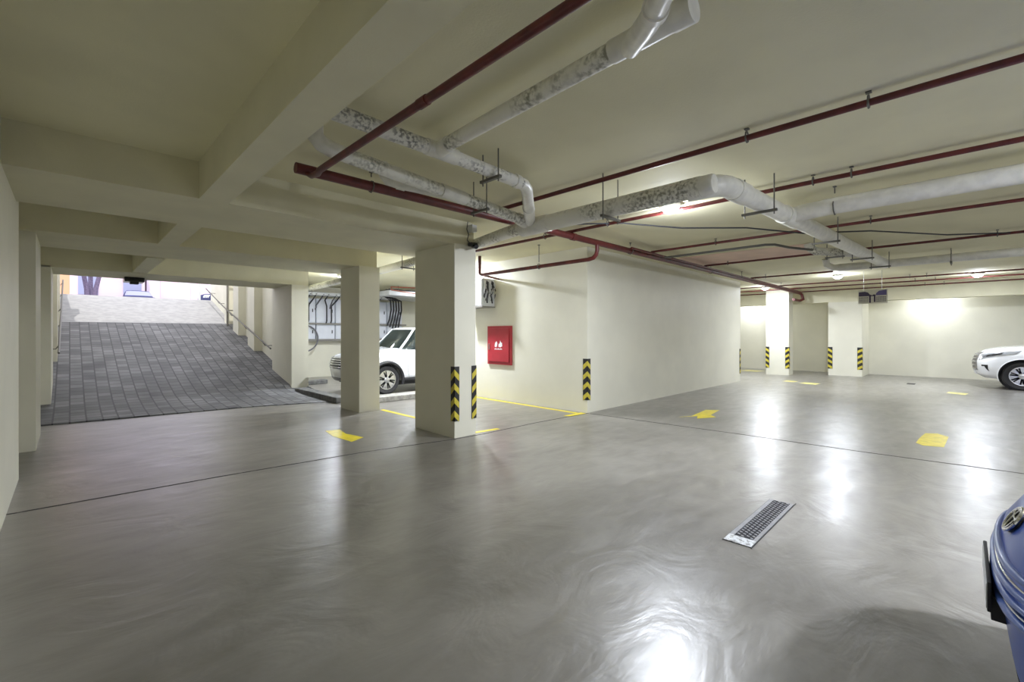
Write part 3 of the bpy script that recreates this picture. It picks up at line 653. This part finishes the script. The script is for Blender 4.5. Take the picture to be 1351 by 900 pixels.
# ------------------------------------------------------------------ cars
PX = 2/2.7
def lerp(a, b, f): return a+(b-a)*f
def tab(T, x):
    if not isinstance(T, (list, tuple)): return T
    T = sorted(T)
    if x <= T[0][0]: return T[0][1]
    for (a, b), (c, d) in zip(T, T[1:]):
        if x <= c: return lerp(b, d, (x-a)/(c-a))
    return T[-1][1]
class Body:
    """levels: (z or table of (x,z), nose x, half width, corner length); local +x is forwards"""
    def __init__(s, L, levels, p=PX): s.L = L; s.lv = levels; s.p = p
    def pt(s, v, t, off=0.0):
        i = max(0, min(len(s.lv)-2, int(v))); f = v-i
        r = [s.raw(s.lv[i], t), s.raw(s.lv[i+1], t)]
        q = r[0].lerp(r[1], f)
        if off:
            e = .01; a = s.pt(v, t+e)-s.pt(v, t-e); b = s.pt(min(v+.05, len(s.lv)-1.001), t)-s.pt(max(v-.05, 0), t)
            n = a.cross(b); n = n.normalized() if n.length > 1e-9 else Vector((1, 0, 0))
            if n.dot(Vector((q.x+s.L*.35, q.y*2.0, .3))) < 0: n = -n
            q = q+n*off
        return q
    def raw(s, lev, t):
        z, nose, w, R = lev[:4]; tail = -s.L + (lev[4] if len(lev) > 4 else 0); sg = 1 if t >= 0 else -1; t = abs(t)
        if t <= 1:
            a = t*PI/2; x = nose-R+R*max(0, math.cos(a))**s.p; y = w*math.sin(a)**s.p
        elif t <= 2:
            x = lerp(nose-R, tail+.25, t-1); y = w
        else:
            a = (3-min(t, 3))*PI/2; x = tail+.25-.25*max(0, math.cos(a))**s.p; y = w*math.sin(a)**s.p if t < 3 else 0
        return Vector((x, sg*y, tab(z, x)))
    def shell(s, v0, v1, ts=None, nv=None):
        ts = ts or ([-3+.1*i for i in range(10)]+[-2+.05*i for i in range(20)]+[-1+.04*i for i in range(51)]+[1.05+.05*i for i in range(19)]+[2+.1*i for i in range(10)])
        nv = nv or max(1, int(round((v1-v0)*3))); mb = MB(); n = len(ts)
        vs = [s.pt(lerp(v0, v1, j/nv)-1e-6*(j == nv), t) for j in range(nv+1) for t in ts]
        fs = [(j*n+i, j*n+(i+1) % n, (j+1)*n+(i+1) % n, (j+1)*n+i) for j in range(nv) for i in range(n)]
        mb.add(vs, fs); return mb, n, nv
    def closed(s, v0, v1):
        mb, n, nv = s.shell(v0, v1)
        mb.f.append(tuple(range(n))[::-1]); mb.f.append(tuple(nv*n+i for i in range(n))); return mb
    def patch(s, v0, v1, t0, t1, off, nv=5, nt=8, vt=None):
        mb = MB(); vs = []
        for o in (off, -.01):
            for j in range(nv+1):
                for i in range(nt+1):
                    tt = lerp(t0, t1, i/nt); a, b = (v0, v1) if vt is None else vt(i/nt)
                    vs.append(s.pt(lerp(a, b, j/nv), tt, o))
        W = nt+1; H = (nv+1)*W; fs = []
        for j in range(nv):
            for i in range(nt): fs.append((j*W+i, j*W+i+1, (j+1)*W+i+1, (j+1)*W+i))
        for i in range(nt): fs.append((i, i+1, H+i+1, H+i)); a = nv*W+i; fs.append((a+1, a, H+a, H+a+1))
        for j in range(nv): a = j*W; fs.append((a+W, a, H+a, H+a+W)); b = a+nt; fs.append((b, b+W, H+b+W, H+b))
        mb.add(vs, fs); return mb

def make_wheel(root, x, y, R, side, spokes=6, wd=.25):
    def loc(mb, name, m, par, smooth=True):
        return mb.build(name, m, par, smooth)
    W = world_of(root)
    def Tm(mb): mb.v = [tuple(W @ Vector(p)) for p in mb.v]; return mb
    s = side
    pf = [(R*.60, -.01), (R*.66, .0), (R*.90, .012), (R*.97, -.02), (R, -.06), (R, -wd+.05), (R*.95, -wd), (R*.6, -wd)]
    ty = MB().lathe((x, y, R), (0, s, 0), pf, 48); wheel = loc(Tm(ty), 'wheel', M['black'], root)
    rm = MB().lathe((x, y, R), (0, s, 0), [(R*.65, -.005), (R*.65, .006), (R*.60, .004), (R*.58, -.10), (R*.56, -.16)], 48)
    for k in range(spokes):
        a = 2*PI*k/spokes+.26
        for e in (-.13, .13):
            c, q = math.cos(a+e), math.sin(a+e); c0, q0 = math.cos(a+e*.9), math.sin(a+e*.9)
            r0, r1, hw = R*.14, R*.61, R*.040; ux, uz = c, q
            nx, nz = -q, c
            P4 = [(r0, -hw), (r1, -hw*1.15), (r1, hw*1.15), (r0, hw)]
            rm.prism((x, y, R), (ux, 0, uz), (nx, 0, nz), (0, s, 0), P4, -.005, -.045)
    rm.lathe((x, y, R), (0, s, 0), [(R*.20, -.05), (R*.20, .0), (R*.12, .012), (R*.02, .014)], 20)
    loc(Tm(rm), 'rim', M['alloy'], wheel)
    dk = MB().lathe((x, y, R), (0, s, 0), [(R*.62, -.10), (R*.62, -.08), (.02, -.08)], 32); loc(Tm(dk), 'brake_disc', M['blackgloss'], wheel)

def boolean_arches(obj, cuts, root):
    bpy.context.view_layer.update()
    for (x, r, hw) in cuts:
        mb = MB().lathe((x, -hw, cuts_z), (0, 1, 0), [(r, 0), (r, 2*hw)], 40)
        W = world_of(root); mb.v = [tuple(W @ Vector(p)) for p in mb.v]
        c = mb.build('cut', M['black'])
        m = obj.modifiers.new('b', 'BOOLEAN'); m.operation = 'DIFFERENCE'; m.object = c; m.solver = 'EXACT'
        bpy.context.view_layer.update()
        dg = bpy.context.evaluated_depsgraph_get(); me = bpy.data.meshes.new_from_object(obj.evaluated_get(dg))
        obj.modifiers.clear(); obj.data = me; bpy.data.objects.remove(c)
    bm = bmesh.new(); bm.from_mesh(obj.data)
    for f in bm.faces: f.smooth = True
    for e in bm.edges: e.smooth = not (len(e.link_faces) == 2 and e.calc_face_angle(0) > .6)
    bm.to_mesh(obj.data); bm.free()
    while len(obj.data.materials) > 1: obj.data.materials.pop()

def car(name, label, loc, rz, paint, lv, L, R, axles, hw, gh, dark_trim=True, group=None, spokes=6, front=None):
    global cuts_z
    root = thing(name, label, 'car', loc, group, rz)
    W = world_of(root)
    def B(mb, nm, m, par=None, smooth=True, bevel=0):
        mb.v = [tuple(W @ Vector(p)) for p in mb.v]; return mb.build(nm, m, par or root, smooth, bevel)
    b = Body(L, lv)
    body = B(b.closed(0, len(lv)-1), 'body', paint)
    cuts_z = R
    boolean_arches(body, [(ax, R*1.20, 2.0) for ax in axles], root)
    for ax in axles:
        for s in (-1, 1): make_wheel(root, ax, s*(hw-.03), R, s, spokes)
        for s in (-1, 1):
            pts = [(ax+R*1.19*math.cos(a), s*(hw-.005), R+R*1.19*math.sin(a)) for a in [math.radians(-18+216*i/24) for i in range(25)]]
            B(MB().tube(pts, .045 if dark_trim else .012, 8), 'arch_trim', M['black'] if dark_trim else paint)
            B(MB().lathe((ax, s*(hw-.32), R), (0, 1, 0), [(R*1.16, -.02*s), (R*1.16, .0)], 30), 'arch_liner', M['black'])
    B(MB().box(-L+.5, -.6, -hw+.15, hw-.15, .22, .34), 'underbody', M['black'])
    if gh:
        gz0, gz1, xf0, xf1, xr0, xr1, w0, w1 = gh
        g = Body(L, [(gz0, xf0, w0, .55, L+xr0), (lerp(gz0, gz1, .5), lerp(xf0, xf1, .5), lerp(w0, w1, .42), .5, L+lerp(xr0, xr1, .5)), (gz1, xf1, w1, .4, L+xr1)])
        B(g.closed(0, 2), 'window_glass', M['glass'])
        r_ = Body(L, [(gz1-.01, xf1+.03, w1+.01, .42, L+xr1-.02), (gz1+.05, xf1-.05, w1-.06, .42, L+xr1+.05), (gz1+.07, xf1-.35, w1*.6, .4, L+xr1+.3), (gz1+.075, xf1-.7, .02, .1, L+xr1+.8)])
        B(r_.closed(0, 3), 'roof', paint)
        for s in (-1, 1):
            for ta in (.62, 1.32, 1.75, 2.45):
                p0, p1, p2 = g.pt(0, s*ta), g.pt(1, s*ta), g.pt(1.999, s*ta)
                B(MB().tube([p0, p1, p2], .035 if ta < 1 else .03, 8), 'pillar', paint if ta != 1.32 else M['black'])
        for s in (-1, 1):
            p = g.pt(.15, s*1.02)
            mm = MB().lathe((p.x-.05, p.y+s*.05, p.z+.06), (0, s, .0), [(.015, 0), (.05, .02), (.085, .05), (.095, .12), (.08, .19), (.03, .21)], 14)
            mm.v = [(p.x-.05+(q[0]-p.x+.05)*.7, q[1], p.z+.06+(q[2]-p.z-.06)*.95) for q in mm.v]
            B(mm, 'mirror', M['blackgloss'] if dark_trim else paint)
    for s in (-1, 1):
        for xd in (axles[0]-.62, axles[0]-1.75):
            f = (lv[3][1]-lv[3][3]-xd)/((lv[3][1]-lv[3][3])-(-L+.25)); 
            B(b.patch(.8, 4.4, s*(1+f-.0012), s*(1+f+.0012), .003, 8, 1), 'door_seam', M['black'])
        if dark_trim: B(MB().box(axles[1]+R*1.25, axles[0]-R*1.25, s*(hw-.05)-.07, s*(hw-.05)+.07, .34, .42), 'side_step', M['black'], bevel=.01)
    if front: front(root, b, B)
    return root, b, B

# --- white off-roader in the bay
def front_a(root, b, B):
    for s in (-1, 1):
        B(b.patch(3, 4, s*.46, s*1.02, .012, 5, 10, vt=lambda f: (lerp(3.25, 3.75, f), lerp(4.25, 4.55, f))), 'headlight', M['lens'])
        B(b.patch(3, 4, s*.44, s*1.04, .006, 5, 10, vt=lambda f: (lerp(3.12, 3.7, f), lerp(4.45, 4.68, f))), 'headlight_surround', M['blackgloss'])
        B(b.patch(1.0, 2.6, s*.56, s*.80, .01), 'fog_lamp_surround', M['blackgloss'])
    B(b.patch(2.5, 4.5, -.40, .40, .012), 'grille', M['blackgloss'])
    for v in (2.7, 3.1, 3.5, 3.9, 4.3):
        B(MB().tube([b.pt(v, lerp(-.38, .38, i/12), .02) for i in range(13)], .014, 8), 'grille_bar', M['chrome'])
    B(b.patch(.2, .9, -.85, .85, .02, 3, 20), 'bumper_lip', M['blackgloss'])
lvA = [(.34, -.12, .86, .50), (.46, -.03, .91, .48), (.60, 0, .925, .46), (.78, 0, .925, .46), ([(0, .92), (-1.3, 1.05), (-4.8, 1.10)], -.04, .915, .48), ([(0, 1.00), (-1.3, 1.16), (-4.8, 1.18)], -.12, .86, .52),
       ([(0, 1.05), (-1.3, 1.22), (-4.8, 1.22)], -.26, .62, .55), ([(0, 1.07), (-1.3, 1.25), (-4.8, 1.25)], -.36, .02, .1)]
car('parked_car', 'white off-roader with black wheel arches parked behind the middle column', (5.02, 11.62, 0), PI, M['carwhite'], lvA, 4.8, .39, (-.94, -3.70), .93,
    (1.14, 1.74, -1.20, -1.82, -4.62, -4.30, .84, .66), True, None, 6, front_a)

# --- white luxury SUV at the far right, nose towards +y
def front_b(root, b, B):
    for s in (-1, 1):
        B(b.patch(3, 4, s*.50, s*1.06, .010, 5, 10, vt=lambda f: (lerp(3.15, 4.05, f), lerp(4.2, 4.55, f))), 'headlight', M['lens'])
        B(b.patch(3, 4, s*.62, s*.98, .014, 4, 10, vt=lambda f: (lerp(3.55, 4.0, f), lerp(3.85, 4.3, f))), 'headlight_projector', M['blackgloss'])
        B(b.patch(1.6, 2.6, s*.60, s*.78, .008, 4, 6, vt=lambda f: (lerp(2.35, 1.6, max(0, f*2-1)), 2.55)), 'fog_lamp_surround', M['blackgloss'])
    B(b.patch(1.7, 4.6, -.42, .42, .010), 'grille', M['steel'])
    for v in (1.9, 2.4, 2.9, 3.4, 3.9, 4.4): B(MB().tube([b.pt(v, lerp(-.40, .40, i/12), .018) for i in range(13)], .016, 8), 'grille_bar', M['chrome'])
    B(b.patch(.9, 1.5, -.22, .22, .02), 'number_plate', M['white'])
lvB = [(.30, -.22, .86, .62), (.42, -.06, .92, .58), (.58, -.01, .955, .55), (.80, 0, .96, .55), ([(0, .98), (-1.3, 1.06), (-5, 1.12)], -.06, .95, .55), ([(0, 1.10), (-1.3, 1.22), (-5, 1.22)], -.22, .88, .60),
       ([(0, 1.14), (-1.3, 1.27), (-5, 1.28)], -.40, .62, .6), ([(0, 1.16), (-1.3, 1.30), (-5, 1.3)], -.50, .02, .1)]
car('parked_car', 'white luxury off-roader nosing in at the far right', (20.05, -.18, 0), PI/2, M['carwhite'], lvB, 5.0, .405, (-.98, -3.83), .96,
    (1.22, 1.86, -1.35, -2.15, -4.85, -4.45, .86, .70), False, None, 7, front_b)

# --- blue car nose at the right edge
def front_c(root, b, B):
    def nx(y, z):
        vs = [tab(l[0], 0) for l in b.lv]
        for i in range(len(vs)-1):
            if z <= vs[i+1]: v = i+max(0, (z-vs[i])/(vs[i+1]-vs[i])); break
        else: v = len(vs)-1.001
        lo_, hi_ = 0, 1
        for _ in range(30):
            m_ = (lo_+hi_)/2
            if b.pt(v, m_).y < abs(y): lo_ = m_
            else: hi_ = m_
        return b.pt(v, lo_).x
    for z, r_, m_, hw_ in ((.545, .017, 'carblue2', .50), (.572, .006, 'chrome', .50), (.598, .015, 'carblue2', .50), (.632, .014, 'carblue2', .48), (.655, .006, 'chrome', .46), (.688, .016, 'carblue2', .44)):
        pts = [(nx(y, z+.25*y*y)+.006, y, z+.10*y*y) for y in [.74*(i/18-1) for i in range(37)]]
        B(MB().tube(pts, [r_*min(1, .15+min(i, 36-i)/9) for i in range(37)], 10), 'grille_bar', M[m_])
    # emblem: oval chrome ring with dark recesses and an inner loop
    ec = Vector((nx(0, .80)+.004, 0, .80)); nrm = Vector((.86, 0, .50)).normalized(); vv = Vector((-nrm.z, 0, nrm.x)); uu = Vector((0, 1, 0))
    em = MB().prism(ec, uu, vv, nrm, [(.078*math.cos(a), .056*math.sin(a)) for a in [2*PI*i/28 for i in range(28)]], .010, -.012); e0 = B(em, 'emblem', M['blackgloss'])
    ring = MB(); P = lambda u_, v_, n_=.014: ec+uu*u_+vv*v_+nrm*n_
    ring.tube([P(.078*math.cos(a), .056*math.sin(a)) for a in [2*PI*i/28 for i in range(29)]], .0065, 8, False)
    ring.tube([P(.030*math.cos(a), .052*math.sin(a)) for a in [2*PI*i/20 for i in range(21)]], .0042, 8, False)
    ring.tube([P(.068*math.cos(a), .026+.018*math.sin(a)) for a in [2*PI*i/20 for i in range(21)]], .0042, 8, False)
    B(ring, 'emblem_ring', M['chrome'], e0)
    x0_ = nx(0, .5)
    pl = B(MB().box(x0_+.030, x0_+.042, -.26, .26, .485, .605), 'number_plate', M['black'], bevel=.004)
    B(MB().box(x0_+.042, x0_+.045, -.25, .25, .495, .595), 'plate_face', M['greybox'], pl)
    B(MB().box(x0_-.06, x0_+.030, -.20, .20, .43, .53), 'plate_bracket', M['black'], pl, bevel=.004)
    for s in (-1, 1):
        B(b.patch(3.6, 5.2, s*.52, s*.95, .010, 5, 8, vt=lambda f: (lerp(3.7, 4.2, f), lerp(4.6, 5.2, f))), 'headlight', M['lens'])
        B(b.patch(.9, 1.9, s*.60, s*.80, .010), 'fog_lamp_surround', M['blackgloss'])
    B(b.patch(.15, .75, -.5, .5, .006), 'lower_intake', M['blackgloss'])
lvC = [(.14, -.085, .80, .55), (.26, -.050, .84, .52), (.40, -.030, .86, .50), (.52, -.012, .865, .50), (.64, -.010, .865, .50), (.74, -.035, .86, .52), ([(0, .82), (-1.1, .95), (-4.3, 1.0)], -.085, .83, .55),
       ([(0, .87), (-1.1, 1.03), (-4.3, 1.06)], -.20, .72, .58), ([(0, .91), (-1.1, 1.07), (-4.3, 1.08)], -.34, .45, .5), ([(0, .93), (-1.1, 1.08), (-4.3, 1.08)], -.42, .02, .1)]
car('parked_car', 'blue car whose rounded nose enters at the lower right edge', (2.88, -.092, 0), PI/2, M['carblue'], lvC, 4.3, .32, (-.82, -3.35), .87,
    (1.0, 1.44, -.95, -1.85, -4.0, -3.4, .76, .58), False, None, 5, front_c)

# ------------------------------------------------------------------ outside
t = thing('building', 'pale pink rendered building across the street', 'building', (3, 42, 3.15))
MB().box(-6, 3.9, 42, 50, 3.15, 13).build('wall', M['facade'], t)
for i in range(4):
    for j in range(2): f = MB().box(-4.2+2.3*i, -3.2+2.3*i, 41.93, 42.0, 4.3+3.4*j, 6.1+3.4*j).build('window', M['winblue'], t)
MB().box(-6.1, 3.95, 41.8, 42, 6.6, 6.9).build('cornice', M['facade2'], t)
t = thing('building', 'white and pink building across the street, right of the pale pink one', 'building', (8, 44, 3.15))
MB().box(4.1, 14, 43, 52, 3.15, 12).build('wall', M['facade2'], t)
for i in range(3): MB().box(4.9+1.9*i, 6.0+1.9*i, 42.92, 43.0, 4.2, 5.9).build('window', M['facade'], t)
tag(MB().box(-.35, .0, 28.0, 28.5, 3.15, 7.5).build('gate_post', M['orange'], bevel=.02), 'orange gate post at the left of the ramp top', 'post')
tag(MB().tube([(4.2, 24.5, 3.12), (4.2, 24.5, 4.6)], .05, 12).build('bollard', M['greybox'], smooth=True), 'slim pale post at the right of the ramp top', 'post')
def tree(label, x, y, lean, h, seed):
    rd = random.Random(seed); t = thing('street_tree', label, 'tree', (x, y, 3.15), 'slender trees beyond the ramp top')
    tr = MB(); p = [Vector((x+lean*f*f*1.2, y, 3.15+h*f)) for f in (0, .25, .5, .75, 1)]
    tr.tube(p, [.11, .10, .09, .08, .06], 10)
    for k in range(5):
        a = p[2].lerp(p[4], k/5); d_ = Vector((rd.uniform(-.8, .8), rd.uniform(-.4, .4), rd.uniform(.6, 1.1)))
        tr.tube([a, a+d_*.5, a+d_*1.1+Vector((0, 0, .3))], [.05, .035, .02], 8)
    tr.build('trunk', M['bark'], t, True)
    lf = MB()
    for k in range(420):
        c = p[4]+Vector((rd.gauss(0, .7), rd.gauss(0, .6), rd.gauss(.9, .45))); u = Vector((rd.uniform(-1, 1), rd.uniform(-1, 1), rd.uniform(-1, 1))).normalized(); v = u.orthogonal().normalized()
        lf.add([c-u*.10, c+v*.04, c+u*.10, c-v*.04], [(0, 1, 2, 3)])
    lf.build('crown', M['leaf'], t)
tree('slender street tree leaning left beside the orange post', .62, 30, -.45, 2.6, 3)
tree('upright street tree between two leaning ones beyond the ramp', .74, 30.6, .0, 2.9, 4)
tree('slender street tree leaning right, third from the orange post', .86, 30, .55, 2.5, 5)
lvD = [(.22, -.08, .80, .5), (.5, 0, .86, .5), (.75, -.03, .86, .5), ([(0, .85), (-1.2, .98), (-4.4, 1.02)], -.15, .78, .5), ([(0, .9), (-1.2, 1.03), (-4.4, 1.05)], -.35, .02, .1)]
def simple_car(label, loc, rz, paint):
    root = thing('parked_car', label, 'car', loc, None, rz); W = world_of(root)
    def B(mb, nm, m, par=None, smooth=True, bevel=0):
        mb.v = [tuple(W @ Vector(p)) for p in mb.v]; return mb.build(nm, m, par or root, smooth, bevel)
    b = Body(4.4, lvD); B(b.closed(0, 4), 'body', paint)
    g = Body(4.4, [(.98, -1.0, .76, .5, .6), (1.42, -1.8, .6, .4, 1.1), (1.46, -2.2, .3, .2, 1.6)]); B(g.closed(0, 2), 'cabin', paint); B(g.patch(.15, .9, -.9, .9, .012), 'windscreen', M['winblue'])
    for ax in (-.85, -3.4):
        for s in (-1, 1): B(MB().lathe((ax, s*.80, .31), (0, s, 0), [(.31, -.2), (.31, .05), (.2, .07), (.02, .07)], 24), 'wheel', M['black'])
    for s in (-1, 1): B(b.patch(1.6, 2.6, s*.5, s*.9, .01), 'headlight', M['lens'])
simple_car('dark blue-grey car facing the ramp from the street', (3.35, 38, 3.15), -PI/2, M['carsilver'])
simple_car('blue-grey car in the street by the pale post', (5.6, 33.0, 3.15), PI, M['carsilver'])

# ------------------------------------------------------------------ world and sun
w_ = bpy.data.worlds.new('world'); bpy.context.scene.world = w_; w_.use_nodes = True
bg = w_.node_tree.nodes['Background']; bg.inputs['Color'].default_value = (.90, .91, 1.0, 1); bg.inputs['Strength'].default_value = 2.2
sl = bpy.data.lights.new('sun', 'SUN'); sl.energy = 2.6; sl.angle = .01; sl.color = (1, .96, .9)
so = bpy.data.objects.new('sun', sl); C.objects.link(so)
so.rotation_euler = Vector((.30, 1.0, -1.50)).to_track_quat('-Z', 'Y').to_euler()

# ------------------------------------------------------------------ camera
cam = bpy.data.cameras.new('camera'); co = bpy.data.objects.new('camera', cam); C.objects.link(co)
cam.sensor_width = 36; cam.lens = 590/1351*36; cam.shift_y = -9/1351; cam.clip_start = .05; cam.clip_end = 300
co.location = (0, 0, 1.6); co.rotation_euler = (PI/2, 0, math.radians(45.314-90))
sc = bpy.context.scene; sc.camera = co
sc.view_settings.view_transform = 'Standard'; sc.view_settings.look = 'None'; sc.view_settings.gamma = 1; sc.view_settings.exposure = 0.13
sc.view_settings.use_curve_mapping = False
sc.cycles.max_bounces = 10; sc.cycles.diffuse_bounces = 6
